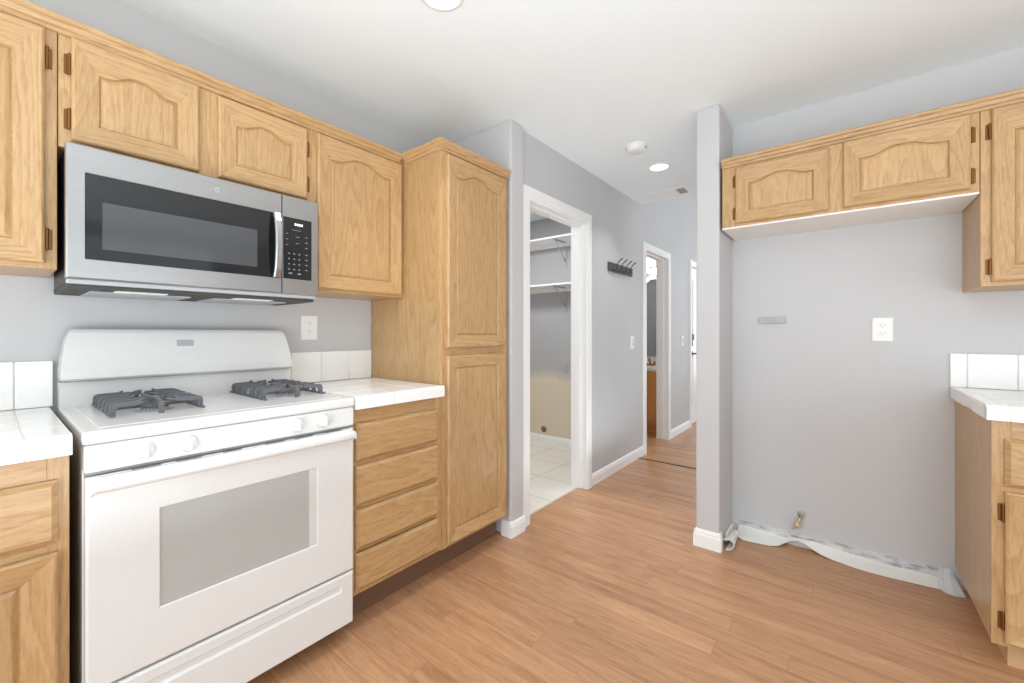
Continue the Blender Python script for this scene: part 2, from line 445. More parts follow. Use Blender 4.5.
# front door with keypad deadbolt and lever
d3 = bpy.data.objects.new('door_3', None); COL.objects.link(d3); d3['kind'] = 'structure'; d3['_o'] = (-1.55, 6.05, 0); d3.location = (-1.55, 6.05, 0)
casing(5.63, 6.49, 2.06, 0.07).build('casing', d3); jamb(5.63, 6.49, 2.06).build('jamb', d3)
m = MB(); m.box((-1.605, 5.645, 0.01), (-1.562, 6.475, 2.05), 'trim', 0.002)
for (za, zb) in ((0.25, 0.95), (1.1, 1.9)):
    for (ya, yb) in ((5.75, 6.01), (6.11, 6.37)): m.box((-1.565, ya, za), (-1.553, yb, zb), 'trim', 0.006)
m.build('door_slab', d3)
m = MB(); m.box((-1.562, 5.655, 1.03), (-1.530, 5.705, 1.19), 'chrome', 0.008); m.box((-1.532, 5.66, 1.11), (-1.526, 5.70, 1.18), 'dark', 0.002); m.build('keypad_deadbolt', d3)
m = MB(); m.cyl((-1.562, 5.685, 0.93), 0.03, 0.015, 0, 'slot'); m.tube([(-1.55, 5.685, 0.93), (-1.515, 5.685, 0.93), (-1.505, 5.73, 0.93), (-1.505, 5.81, 0.928)], 0.010, 'slot'); m.build('door_handle', d3)
S('trim_1', ((-1.55, 3.862, -0.01), (-0.655, 3.886, 0.004), 'slot', 0.002))

def baseboard(name, pts, h=0.095, t=0.014):
    """runs along a floor polyline; thickness goes to the left of the travel direction"""
    m = MB(); prof = [(0, 0), (t, 0), (t, h * 0.68), (t * 0.8, h * 0.74), (t * 0.75, h * 0.86), (t * 0.4, h * 0.95), (0, h)]
    P = [Vector((p[0], p[1])) for p in pts]; N = len(P)
    nrm = []
    for i in range(N):
        ds = []
        if i > 0: ds.append((P[i] - P[i - 1]).normalized())
        if i < N - 1: ds.append((P[i + 1] - P[i]).normalized())
        ns = [Vector((-d.y, d.x)) for d in ds]
        if len(ns) == 2: q = (ns[0] + ns[1]).normalized(); q = q / max(0.3, q.dot(ns[0]))
        else: q = ns[0]
        nrm.append(q)
    m.loft([[(P[i].x + nrm[i].x * a, P[i].y + nrm[i].y * a, b) for a, b in prof] for i in range(N)], 'trim')
    o = m.build(name, origin=(0, 0, 0), kind='structure'); return o
baseboard('baseboard_pantry', [(-1.521, 2.022), (-1.521, 1.899), (-1.585, 1.899)], 0.092)
baseboard('baseboard_hall', [(-1.552, 3.998), (-1.552, 2.925)][::-1][::-1], 0.092)
baseboard('baseboard_foyer', [(-1.552, 5.56), (-1.552, 4.80)], 0.092)
baseboard('baseboard_column', [(-0.537, 2.57), (-0.537, 2.462), (-0.653, 2.462), (-0.653, 3.95)][::-1][::-1], 0.092) if False else None
baseboard('baseboard_column', [(-0.537, 2.50), (-0.537, 2.462), (-0.653, 2.462), (-0.653, 3.95)][::-1], 0.095) if False else None
def bb_col():
    # travel so that the wall is on the right-hand side
    return baseboard('baseboard_column', [(-0.653, 3.95), (-0.653, 2.482), (-0.537, 2.482), (-0.537, 2.515)][::-1], 0.10)
bb = bb_col()
baseboard('baseboard_laundry', [(-1.665, 3.788), (-3.44, 3.788)][::-1][::-1], 0.085)
baseboard('baseboard_bathroom', [(-1.665, 5.418), (-3.38, 5.418)], 0.09)

# ------------------------------------------------------------------ cabinet doors and drawers
def frame_rings(u0, u1, v0, v1, arch, fw, N=28):
    """returns function inset,depth,archfrac -> ring of points; shared vertex layout"""
    def ring(ins, w, af):
        a, b, c, d = u0 + ins, u1 - ins, v0 + ins, v1 - ins
        pts = [(a, c, w), (b, c, w)]
        for i in range(N + 1):
            t = i / N
            u = b + (a - b) * t
            s = abs(2 * t - 1)
            # cathedral arch: low flat shoulders, ogee rise to a broad crown
            if s > 0.82: k = 0.0
            else: k = 0.5 + 0.5 * math.cos(math.pi * min(1.0, max(0.0, (s - 0.10) / 0.72)))
            pts.append((u, d - af * arch * (1 - k), w))
        return pts
    return ring
def panel_door(T, parent, u0, u1, v0, v1, w0, arch=0.028, fw=0.064, hinges=(), hs='l', th=0.02, hz=None):
    ring = frame_rings(u0, u1, v0, v1, arch, fw)
    N = 28
    dm = MB(T)
    R = [ring(0, w0, 0), ring(0, w0 + th * 0.72, 0), ring(0.003, w0 + th * 0.9, 0), ring(0.007, w0 + th, 0),
         ring(fw - 0.008, w0 + th * 0.66, 1), ring(fw - 0.004, w0 + th * 0.62, 1), ring(fw, w0 + th * 0.30, 1)]
    b = bmesh.new(); V = [[b.verts.new(p) for p in r] for r in R]; n = len(V[0])
    hor = []
    for i in range(len(V) - 1):
        for j in range(n):
            q = (j + 1) % n
            f = b.faces.new([V[i][j], V[i][q], V[i + 1][q], V[i + 1][j]])
            if j == 0 or 2 <= j <= N + 1: hor.append(f)
    b.faces.new(list(reversed(V[0])))
    # split by grain direction
    ki, kh, ke = dm.mi('oak'), dm.mi('oak_h'), dm.mi('oak_edge')
    hs_ = set(hor); nv = {}
    for v in b.verts: nv[v] = dm.bm.verts.new(T(*v.co))
    for idx, f in enumerate(b.faces):
        nf = dm.bm.faces.new([nv[v] for v in f.verts]); nf.material_index = kh if f in hs_ else ki
        if idx >= 5 * n and idx < 6 * n: nf.material_index = ke
    b.free()
    d = dm.build('door', parent)
    pm = MB(T)
    e = fw
    PR = [ring(e - 0.001, w0 + th * 0.2, 1), ring(e, w0 + th * 0.29, 1), ring(e + 0.008, w0 + th * 0.50, 1), ring(e + 0.011, w0 + th * 0.54, 1)]
    pm.loft(PR, 'oak')
    pm.build('panel', d)
    for (side, z) in hinges: hinge(T, d, u0 if side == 'l' else u1, z, w0 + th * 0.6, -1 if side == 'l' else 1)
    return d
def hinge(T, d, u, z, w, s):
    m = MB(T)
    m.box((u + s * 0.003, z - 0.030, w - 0.013), (u + s * 0.015, z + 0.030, w - 0.009), 'bronze', 0.0015)
    m.cyl((u + s * 0.004, z - 0.026, w - 0.002), 0.0042, 0.052, 1, 'bronze', 10)
    m.lathe((u + s * 0.004, z + 0.026, w - 0.002), [(0.004, 0), (0.005, 0.003), (0.001, 0.007)], 1, 'bronze', 10)
    m.lathe((u + s * 0.004, z - 0.026, w - 0.002), [(0.004, 0), (0.005, -0.003), (0.001, -0.007)], 1, 'bronze', 10)
    m.build('hinge', d)
def drawer_front(T, parent, u0, u1, v0, v1, w0, th=0.02):
    m = MB(T)
    def rr(i, w): return [(u0 + i, v0 + i, w), (u1 - i, v0 + i, w), (u1 - i, v1 - i, w), (u0 + i, v1 - i, w)]
    m.loft([rr(0, w0), rr(0, w0 + th * 0.45), rr(0.004, w0 + th * 0.62), rr(0.012, w0 + th), rr(0.014, w0 + th)], 'oak_h')
    return m.build('drawer', parent)
def face_frame(T, parent, u0, u1, v0, v1, wf, stiles, rails, depth=0.019):
    m = MB(T)
    for a, c in stiles: m.box((a, v0, wf - depth), (c, v1, wf), 'oak', 0.0012, 1)
    for a, c, p, q in rails: m.box((p, a, wf - depth), (q, c, wf - 0.0004), 'oak_h', 0.0008, 1)
    return m.build('face_frame', parent)
def carcass(T, parent, u0, u1, v0, v1, wf, mat='oak', under=None):
    m = MB(T); m.box((u0, v0, 0.002), (u1, v1, wf - 0.018), mat, 0.001, 1)
    return m.build('body', parent)

WU, WB = 0.30, 0.60
# --- upper cabinet, far left
t = thing('wall_cabinet', 'oak wall cabinet left of the stainless microwave, running out of the picture', 'cabinet', TL(-0.27, 1.376, 0))
carcass(TL, t, -0.70, 0.128, 1.376, 2.11, WU)
face_frame(TL, t, -0.70, 0.128, 1.376, 2.11, WU, [(-0.70, -0.66), (-0.31, -0.27), (0.09, 0.128)], [(1.376, 1.405, -0.66, 0.09), (2.065, 2.11, -0.66, 0.09)])
panel_door(TL, t, -0.295, 0.103, 1.392, 2.075, WU, hinges=[('r', 1.994), ('r', 1.462)])
panel_door(TL, t, -0.68, -0.30, 1.392, 2.075, WU, hinges=[('l', 1.994), ('l', 1.462)])
# --- above the microwave
t = thing('wall_cabinet', 'short oak wall cabinet with two arched doors directly above the microwave', 'cabinet', TL(0.50, 1.745, 0))
carcass(TL, t, 0.130, 0.887, 1.745, 2.11, WU)
face_frame(TL, t, 0.130, 0.887, 1.745, 2.11, WU, [(0.130, 0.172), (0.462, 0.545), (0.846, 0.887)], [(1.745, 1.785, 0.172, 0.846), (2.06, 2.11, 0.172, 0.846)])
panel_door(TL, t, 0.156, 0.474, 1.768, 2.078, WU, hinges=[('l', 1.996), ('l', 1.831)])
panel_door(TL, t, 0.532, 0.860, 1.768, 2.070, WU, hinges=[('r', 1.985), ('r', 1.835)])
# --- right of microwave
t = thing('wall_cabinet', 'tall single-door oak wall cabinet between the microwave and the pantry', 'cabinet', TL(1.13, 1.376, 0))
carcass(TL, t, 0.886, 1.368, 1.376, 2.11, WU)
face_frame(TL, t, 0.886, 1.368, 1.376, 2.11, WU, [(0.886, 0.925), (1.335, 1.368)], [(1.376, 1.42, 0.925, 1.335), (2.055, 2.11, 0.925, 1.335)])
panel_door(TL, t, 0.905, 1.350, 1.388, 2.073, WU, arch=0.036)

def crown(T, name, label, path, parent=None):
    """path of (u, w) on top of cabinets at z 2.08..2.125; outward is to the left of travel"""
    prof = [(0.0, 2.078), (0.006, 2.080), (0.008, 2.090), (0.014, 2.094), (0.020, 2.106), (0.026, 2.110), (0.028, 2.122), (0.024, 2.126), (-0.02, 2.126), (-0.02, 2.078)]
    P = [Vector(p) for p in path]; rings = []
    for i in range(len(P)):
        ds = []
        if i > 0: ds.append((P[i] - P[i - 1]).normalized())
        if i < len(P) - 1: ds.append((P[i + 1] - P[i]).normalized())
        ns = [Vector((-d.y, d.x)) for d in ds]
        if len(ns) == 2: q = (ns[0] + ns[1]).normalized(); q = q / max(0.3, q.dot(ns[0]))
        else: q = ns[0]
        rings.append([(P[i].x + q.x * a, z, P[i].y + q.y * a) for a, z in prof])
    m = MB(T); m.loft(rings, 'oak_h')
    o = m.build(name, parent)
    return tag(o, label, 'molding') if parent is None else o
crown(TL, 'crown_molding', 'oak crown molding along the top of the cabinets over the range and microwave', [(1.345, WU + 0.001), (-0.70, WU + 0.001)][::-1])
# --- pantry
t = thing('pantry_cabinet', 'floor-to-top oak pantry cabinet with one upper and one lower door', 'cabinet', TL(1.64, 0, 0))
m = MB(TL); m.box((1.370, 0.135, 0.002), (1.872, 2.11, WB - 0.018), 'oak', 0.001, 1); m.build('body', t)
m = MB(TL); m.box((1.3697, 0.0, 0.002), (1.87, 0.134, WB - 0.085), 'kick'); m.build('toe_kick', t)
face_frame(TL, t, 1.370, 1.872, 0.135, 2.11, WB, [(1.370, 1.43), (1.825, 1.872)], [(0.135, 0.17, 1.43, 1.825), (1.05, 1.15, 1.43, 1.825), (2.04, 2.11, 1.43, 1.825)])
panel_door(TL, t, 1.398, 1.842, 1.118, 2.068, WB, arch=0.036)
panel_door(TL, t, 1.398, 1.842, 0.152, 1.078, WB, arch=0.0)
crown(TL, 'crown_molding', '', [(1.872, WB + 0.001), (1.369, WB + 0.001), (1.369, WU + 0.028)][::-1], t)
# --- drawer base
t = thing('base_cabinet', 'oak base cabinet with four stacked drawers between range and pantry', 'cabinet', TL(1.15, 0, 0))
m = MB(TL); m.box((0.900, 0.14, 0.002), (1.368, 0.887, WB - 0.018), 'oak', 0.001, 1); m.build('body', t)
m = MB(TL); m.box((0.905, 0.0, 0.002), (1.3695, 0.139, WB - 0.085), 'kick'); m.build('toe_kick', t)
face_frame(TL, t, 0.900, 1.368, 0.14, 0.887, WB, [(0.900, 0.925), (1.335, 1.368)], [(0.14, 0.175, 0.925, 1.335), (0.31, 0.335, 0.925, 1.335), (0.48, 0.505, 0.925, 1.335), (0.65, 0.68, 0.925, 1.335), (0.815, 0.887, 0.925, 1.335)])
for a, c in ((0.676, 0.828), (0.498, 0.658), (0.324, 0.482), (0.160, 0.308)): drawer_front(TL, t, 0.911, 1.340, a, c, WB)
# --- left base
t = thing('base_cabinet', 'oak base cabinet left of the white range, one drawer above a door', 'cabinet', TL(-0.25, 0, 0))
m = MB(TL); m.box((-0.70, 0.14, 0.002), (0.128, 0.887, WB - 0.018), 'oak', 0.001, 1); m.build('body', t)
m = MB(TL); m.box((-0.69, 0.0, 0.002), (0.12, 0.139, WB - 0.075), 'oak_h'); m.build('toe_kick', t)
face_frame(TL, t, -0.70, 0.128, 0.14, 0.887, WB, [(-0.70, -0.66), (-0.31, -0.27), (0.09, 0.128)], [(0.14, 0.175, -0.66, 0.09), (0.64, 0.68, -0.66, 0.09), (0.80, 0.887, -0.66, 0.09)])
drawer_front(TL, t, -0.295, 0.108, 0.672, 0.825, WB); drawer_front(TL, t, -0.68, -0.30, 0.672, 0.825, WB)
panel_door(TL, t, -0.295, 0.108, 0.155, 0.648, WB, arch=0.0); panel_door(TL, t, -0.68, -0.30, 0.155, 0.648, WB, arch=0.0)

# ------------------------------------------------------------------ tiled counters
def tile_rows(m, u0, u1, start, size, fn):
    """calls fn(a,b) for each tile between u0 and u1 with grout joints"""
    e = start
    while e > u0: e -= size
    while e < u1:
        a, b = max(e, u0), min(e + size, u1)
        if b - a > 0.006: fn(a + 0.0012 if a > u0 else a, b - 0.0012 if b < u1 else b)
        e += size
M['grout'] = plain('pale_grout', (232, 231, 227), 0.8)
def counter(T, name, label, u0, u1, W, splash_to, start, size=0.152, zt=0.937, end=None, chip=False):
    t = thing(name, label, 'countertop', T((u0 + u1) / 2, 0.885, 0))
    m = MB(T); m.box((u0 + 0.002, 0.889, 0.012), (u1 - 0.002, zt - 0.0012, W - 0.004), 'grout'); m.build('grout_bed', t)
    m = MB(T)
    ws = [0.012, 0.012 + size * 1, 0.012 + 2 * size, 0.012 + 3 * size, W - 0.045]
    def col(a, b):
        for p, q in zip(ws[:-1], ws[1:]): m.box((a, zt - 0.008, p + 0.001), (b, zt, q - 0.001), 'tile', 0.0012, 1)
    tile_rows(m, u0 + (0.045 if end == 'l' else 0), u1 - (0.045 if end == 'r' else 0), start, size, col)
    m.build('surface_tiles', t)
    m = MB(T)
    def edge(a, b, z0=zt - 0.050):
        prof = [(zt - 0.008, W - 0.046), (zt, W - 0.044), (zt + 0.001, W - 0.008), (zt - 0.002, W - 0.003), (zt - 0.008, W), (z0, W), (z0, W - 0.010), (zt - 0.009, W - 0.012)]
        m.loft([[(u, z, w) for z, w in prof] for u in (a, b)], 'tile')
    tile_rows(m, u0, u1, start, size, edge)
    if end:                                                   # V-cap along the free end
        uo, s = (u0, 1) if end == 'l' else (u1, -1)
        segs = [(0.012, 0.15), (0.152, 0.30), (0.302, 0.45), (0.452, W - 0.002)]
        for k, (p, q) in enumerate(segs):
            zz = zt - 0.050 if not (chip and k == 2) else zt - 0.043
            prof = [(0.046, zt - 0.008), (0.044, zt), (0.008, zt + 0.001), (0.003, zt - 0.002), (0, zt - 0.008), (0, zz), (0.010, zz), (0.012, zt - 0.009)]
            if chip and k == 2:
                m.loft([[(uo + s * a, z, w) for a, z in prof] for w in (p, q - 0.035)], 'tile')
                pr2 = [(a, max(z, zt - 0.03)) for a, z in prof]
                m.loft([[(uo + s * a, z, w) for a, z in prof] for w in (q - 0.028, q)], 'tile')
            else: m.loft([[(uo + s * a, z, w) for a, z in prof] for w in (p, q)], 'tile')
    m.build('edge_tiles', t)
    if chip:
        m = MB(T); m.box((u0 + 0.012, zt - 0.05, 0.41), (u0 + 0.02, zt - 0.01, 0.435), 'slot'); m.build('chipped_gap', t)
    m = MB(T)
    m.box((splash_to[0], zt, 0.001), (splash_to[1], zt + 0.155, 0.007), 'grout')
    def sp(a, b): m.box((a, zt + 0.001, 0.005), (b, zt + 0.157, 0.013), 'tile', 0.003, 2)
    tile_rows(m, splash_to[0], splash_to[1], start, size, sp)
    m.build('backsplash', t)
    return t
counter(TL, 'tiled_countertop', 'white tiled countertop with backsplash left of the range, rounded end', -0.70, 0.130, 0.637, (-0.70, 0.139), 0.053 - 0.152)
counter(TL, 'tiled_countertop', 'white tiled countertop between the range and the pantry side', 0.897, 1.364, 0.630, (0.897, 1.368), 0.925)
counter(TR, 'tiled_countertop', 'white tiled countertop by the refrigerator space with a chipped edge tile', 0.385, 1.62, 0.655, (0.385, 1.62), 0.44, end='l', chip=True)

# ------------------------------------------------------------------ right wall cabinets
t = thing('wall_cabinet', 'short two-door oak wall cabinet above the empty refrigerator space', 'cabinet', TR(-0.05, 1.77, 0))
m = MB(TR); m.box((-0.522, 1.775, 0.002), (0.424, 2.11, 0.33 - 0.018), 'oak', 0.001, 1); m.build('body', t)
m = MB(TR); m.box((-0.522, 1.750, 0.002), (0.424, 1.774, 0.33), 'board', 0.001, 1); m.build('bottom_panel', t)
face_frame(TR, t, -0.522, 0.424, 1.758, 2.11, 0.331, [(-0.522, -0.445), (-0.075, 0.010), (0.385, 0.424)], [(1.758, 1.79, -0.445, 0.385), (2.05, 2.11, -0.445, 0.385)])
panel_door(TR, t, -0.456, -0.058, 1.772, 2.066, 0.331, hinges=[('l', 1.996), ('l', 1.826)])
panel_door(TR, t, -0.008, 0.398, 1.772, 2.076, 0.331, hinges=[('r', 1.990), ('r', 1.824)])
t = thing('wall_cabinet', 'full-height oak wall cabinet at the right edge above the tiled counter', 'cabinet', TR(0.95, 1.376, 0))
carcass(TR, t, 0.426, 1.60, 1.376, 2.11, 0.33)
face_frame(TR, t, 0.426, 1.60, 1.376, 2.11, 0.331, [(0.426, 0.475), (1.0, 1.04), (1.56, 1.60)], [(1.376, 1.41, 0.475, 1.56), (2.05, 2.11, 0.475, 1.56)])
panel_door(TR, t, 0.454, 0.90, 1.392, 2.076, 0.331, hinges=[('l', 1.990), ('l', 1.452)], arch=0.036)
panel_door(TR, t, 1.12, 1.575, 1.392, 2.076, 0.331, hinges=[('r', 1.990), ('r', 1.452)], arch=0.036)
crown(TR, 'crown_molding', 'oak crown molding along the cabinets above the refrigerator space', [(1.60, 0.332), (-0.522, 0.332)][::-1])
t = thing('base_cabinet', 'oak base cabinet under the right counter with plain side panel', 'cabinet', TR(0.95, 0, 0))
m = MB(TR); m.box((0.402, 0.105, 0.002), (1.60, 0.886, 0.60), 'oak', 0.001, 1); m.build('body', t)
m = MB(TR); m.box((0.455, 0.0, 0.002), (1.58, 0.104, 0.545), 'fadedwood'); m.build('toe_kick', t)
face_frame(TR, t, 0.402, 1.60, 0.10, 0.886, 0.62, [(0.402, 0.448), (0.97, 1.03), (1.56, 1.60)], [(0.10, 0.13, 0.448, 1.56), (0.625, 0.665, 0.448, 1.56), (0.81, 0.886, 0.448, 1.56)])
drawer_front(TR, t, 0.432, 0.985, 0.658, 0.822, 0.62); drawer_front(TR, t, 1.01, 1.58, 0.658, 0.822, 0.62)
panel_door(TR, t, 0.432, 0.985, 0.118, 0.640, 0.62, arch=0.0, hinges=[('l', 0.565), ('l', 0.19)])
panel_door(TR, t, 1.01, 1.58, 0.118, 0.640, 0.62, arch=0.0, hinges=[('r', 0.565), ('r', 0.19)])

# ------------------------------------------------------------------ gas range
y0, y1 = 0.146, 0.890
t = thing('gas_range', 'white freestanding gas range with oven window under the microwave', 'stove', (-1.80, 0.516, 0))
m = MB(); m.box((-2.10, y0 + 0.004, 0.06), (-1.525, y1 - 0.004, 0.908), 'white', 0.003); m.build('body', t)
m = MB(); m.box((-2.09, y0, 0.904), (-1.488, y1, 0.938), 'white', 0.009, 3)
m.box((-2.04, y0 + 0.035, 0.936), (-1.535, y1 - 0.035, 0.9395), 'white', 0.0015); m.build('cooktop', t)
# backguard
m = MB()
prof = []   # (x, z, inset)
rows = [(0.930, -2.048, 0.000), (1.022, -2.044, 0.000)]
m.loft([[(-2.11, y0 + 0.002, z), (x, y0 + 0.002, z), (x, y1 - 0.002, z), (-2.11, y1 - 0.002, z)] for z, x, i in rows], 'white')
m.box((-2.108, y0 + 0.016, 1.020), (-2.046, y1 - 0.016, 1.030), 'gap')
m.build('backguard', t)
m = MB(); rows = [(1.030, -2.046, 0.006), (1.026, -2.022, 0.004), (1.034, -2.012, 0.002), (1.060, -2.012, 0.002), (1.10, -2.022, 0.005), (1.14, -2.033, 0.011), (1.17, -2.042, 0.017), (1.190, -2.048, 0.024), (1.200, -2.056, 0.032), (1.203, -2.066, 0.038)]
m.loft([[(-2.108, y0 + i, z), (x, y0 + i, z), (x, y1 - i - 0.007, z), (-2.108, y1 - i - 0.007, z)] for z, x, i in rows], 'white')
cp = m.build('control_housing', t)
def onface(u, z, d=0.0):
    xs = -2.012 + (z - 1.06) * (-0.0265 / 0.1) if z > 1.06 else -2.012
    return (xs + d, u, z)
m = MB()
def plate(a, c, z0, z1, d0, d1, mat):
    m.loft([[onface(a, z0, d), onface(c, z0, d), onface(c, z1, d), onface(a, z1, d)] for d in (d0, d1)], mat)
plate(0.440, 0.680, 1.083, 1.180, -0.002, 0.0012, 'white')
m2 = MB(); m_ = m; m = m2; plate(0.458, 0.512, 1.138, 1.163, -0.001, 0.0022, 'greyplate'); m.build('clock_display', cp); m = m_
for k in range(4): plate(0.454 + k * 0.020, 0.464 + k * 0.020, 1.107, 1.111, 0, 0.0018, 'offw')
for (a, z) in ((0.574, 1.142), (0.602, 1.146), (0.578, 1.118), (0.590, 1.118), (0.548, 1.12)): plate(a, a + 0.010, z, z + 0.006, 0, 0.0018, 'offw')
plate(0.515, 0.580, 1.089, 1.092, 0, 0.0018, 'offw'); m.build('keypad_panel', cp)
# front control panel + knobs
m = MB(); m.box((-1.535, y0 + 0.004, 0.832), (-1.492, y1 - 0.004, 0.902), 'white', 0.005)
m.box((-1.53, y0 + 0.006, 0.825), (-1.50, y1 - 0.006, 0.834), 'gap')
m.box((-1.53, y0 + 0.006, 0.900), (-1.499, y1 - 0.006, 0.907), 'gap'); fp = m.build('front_panel', t)
for u in (0.266, 0.362, 0.668, 0.762):
    m = MB(); m.lathe((-1.493, u, 0.868), [(0.0235, 0), (0.0235, 0.006), (0.020, 0.010), (0.019, 0.022), (0.017, 0.026), (0.0, 0.027)][:5], 0, 'white')
    m.box((-1.470, u - 0.0045, 0.852), (-1.460, u + 0.0045, 0.887), 'white', 0.002)
    m.build('knob', fp)
    m = MB(); m.cyl((-1.493, u + 0.0 - 0.030, 0.889), 0.0028, 0.0012, 0, 'offw', 10); m.build('knob_mark', fp)
# oven door
m = MB(); X0, X1 = -1.528, -1.490
a, c = y0 + 0.006, y1 - 0.006
wu0, wu1, wv0, wv1 = 0.297, 0.744, 0.422, 0.703
for bx in (((X0, a, 0.276), (X1, wu0, 0.822)), ((X0, wu1, 0.276), (X1, c, 0.822)), ((X0, wu0 - 0.001, 0.276), (X1, wu1 + 0.001, wv0)), ((X0, wu0 - 0.001, wv1), (X1, wu1 + 0.001, 0.822))):
    pass
b = bmesh.new()
def rect(a_, c_, z0_, z1_, x_): return [(x_, a_, z0_), (x_, c_, z0_), (x_, c_, z1_), (x_, a_, z1_)]
m.loft([rect(a, c, 0.276, 0.822, X0), rect(a, c, 0.276, 0.822, X1 - 0.006), rect(a + 0.002, c - 0.002, 0.278, 0.820, X1 - 0.002), rect(a + 0.006, c - 0.006, 0.282, 0.816, X1),
        rect(wu0, wu1, wv0, wv1, X1), rect(wu0 + 0.003, wu1 - 0.003, wv0 + 0.003, wv1 - 0.003, X1 - 0.005)], 'white')
b.free()
od = m.build('oven_door', t)
m = MB(); m.box((X1 - 0.009, wu0 + 0.001, wv0 + 0.001), (X1 - 0.0045, wu1 - 0.001, wv1 - 0.001), 'oven_glass')
m.build('oven_window', od)
m = MB(); m.box((X1 - 0.0046, wu1 - 0.030, wv0 + 0.003), (X1 - 0.0035, wu1 - 0.003, wv1 - 0.003), 'offw'); m.build('window_border', od)
m = MB()                                                       # full-width handle ledge
hp = [(-1.491, 0.820), (-1.472, 0.822), (-1.452, 0.818), (-1.446, 0.808), (-1.446, 0.796), (-1.452, 0.789), (-1.466, 0.787), (-1.491, 0.775)]
m.loft([[(-1.4905 if k in (0, 7) else x + 0.012, a + 0.008, z - 0.006) for k, (x, z) in enumerate([(q[0] - 0.02, q[1]) for q in hp])]] + [[(x - (0.004 if u in (a + 0.02, c - 0.02) else 0), u, z) for x, z in hp] for u in (a + 0.02, a + 0.04, c - 0.04, c - 0.02)] + [[(-1.4905 if k in (0, 7) else x + 0.012, c - 0.008, z - 0.006) for k, (x, z) in enumerate([(q[0] - 0.02, q[1]) for q in hp])]], 'white')
m.build('oven_handle', od)
for (p, q) in ((0.24, 0.30), (0.335, 0.395), (0.45, 0.50), (0.57, 0.63), (0.665, 0.725), (0.775, 0.835)): MB().box((-1.50, p, 0.8188), (-1.487, q, 0.8222), 'vslot').build('vent_slot', od)
# storage drawer
m = MB(); m.loft([rect(a, c, 0.070, 0.268, X0), rect(a, c, 0.070, 0.268, X1 - 0.006), rect(a + 0.006, c - 0.006, 0.076, 0.262, X1), rect(a + 0.05, c - 0.05, 0.205, 0.235, X1), rect(a + 0.055, c - 0.055, 0.212, 0.230, X1 - 0.007), ], 'white')
m.build('storage_drawer', t)
for (fx, fy) in ((-1.60, y1 - 0.05), (-1.60, y0 + 0.05), (-2.05, y1 - 0.05), (-2.05, y0 + 0.05)):
    m = MB(); m.cyl((fx, fy, 0.0), 0.016, 0.062, 2, 'slot', 12); m.build('foot', t)
# burners and grates
def grate(ya, yb):
    g = MB(); x0, x1 = -2.035, -1.660; zt = 0.979; zb = 0.9396; hw = 0.0062
    xm = (x0 + x1) / 2; ym = (ya + yb) / 2
    def hoop(ye, yi, x, sgn):
        """upright foot at ye that bends over into a finger reaching to yi (profile in y,z extruded in x)"""
        k = sgn
        prof = [(ye, zb), (ye, zt - 0.012), (ye + k * 0.004, zt - 0.003), (ye + k * 0.012, zt), (yi - k * 0.012, zt + 0.001), (yi, zt + 0.007), (yi, zt - 0.008),
                (yi - k * 0.02, zt - 0.012), (ye + k * 0.022, zt - 0.013), (ye + k * 0.015, zt - 0.018), (ye + k * 0.013, zb)]
        g.loft([[(x - hw, y, z) for y, z in prof], [(x + hw, y, z) for y, z in prof]], 'iron')
    def hoopx(xe, xi, y, sgn):
        k = sgn
        prof = [(xe, zb), (xe, zt - 0.012), (xe + k * 0.004, zt - 0.003), (xe + k * 0.012, zt), (xi - k * 0.010, zt + 0.001), (xi, zt + 0.007), (xi, zt - 0.008),
                (xi - k * 0.018, zt - 0.012), (xe + k * 0.022, zt - 0.013), (xe + k * 0.015, zt - 0.018), (xe + k * 0.013, zb)]
        g.loft([[(x, y - hw, z) for x, z in prof], [(x, y + hw, z) for x, z in prof]], 'iron')
    for y in (ya + 0.005, yb - 0.005): g.box((x0 + 0.01, y - 0.005, zb), (x1 - 0.01, y + 0.005, zb + 0.007), 'iron', 0.0015)
    for n, cx in enumerate(((x0 + xm) / 2, (xm + x1) / 2)):
        for dx in (-0.056, 0.056):
            hoop(ya, ym - 0.040, cx + dx, 1); hoop(yb, ym + 0.040, cx + dx, -1)
            # finger bending diagonally toward the burner
            for sy in (-1, 1):
                p = Vector((cx + dx, ym + sy * 0.044, zt - 0.006)); q = Vector((cx + dx * 0.45, ym + sy * 0.016, zt - 0.004))
                g.tube([p, q], 0.0058, 'iron', 8)
        for sy, ye in ((1, ya), (-1, yb)): hoop(ye, ym - sy * 0.034, cx, sy)
    hoopx(x1, (xm + x1) / 2 + 0.030, ym, -1); hoopx(x0, (x0 + xm) / 2 - 0.030, ym, 1)
    g.box(((x0 + xm) / 2 + 0.030, ym - hw, zt - 0.012), ((xm + x1) / 2 - 0.030, ym + hw, zt), 'iron', 0.002)
    g.box((xm - hw, ya + 0.002, zb), (xm + hw, yb - 0.002, zb + 0.010), 'iron', 0.002)
    return g.build('burner_grate', t)
for (ya, yb) in ((0.222, 0.452), (0.634, 0.864)):
    grate(ya, yb)
    for cx in (-1.94125, -1.75375):
        m = MB(); cy_ = (ya + yb) / 2
        m.lathe((cx, cy_, 0.9385), [(0.052, 0), (0.050, 0.003), (0.036, 0.004), (0.034, 0.012)], 2, 'burner')
        for k in range(24):
            a_ = 2 * math.pi * k / 24
            m.box((cx + 0.0335 * math.cos(a_) - 0.0015, cy_ + 0.0335 * math.sin(a_) - 0.0015, 0.942), (cx + 0.0335 * math.cos(a_) + 0.0015, cy_ + 0.0335 * math.sin(a_) + 0.0015, 0.951), 'slot')
        bn = m.build('burner', t)
        m = MB(); m.lathe((cx, cy_, 0.951), [(0.032, 0), (0.034, 0.002), (0.032, 0.006), (0.012, 0.008)], 2, 'iron'); m.build('burner_cap', bn)

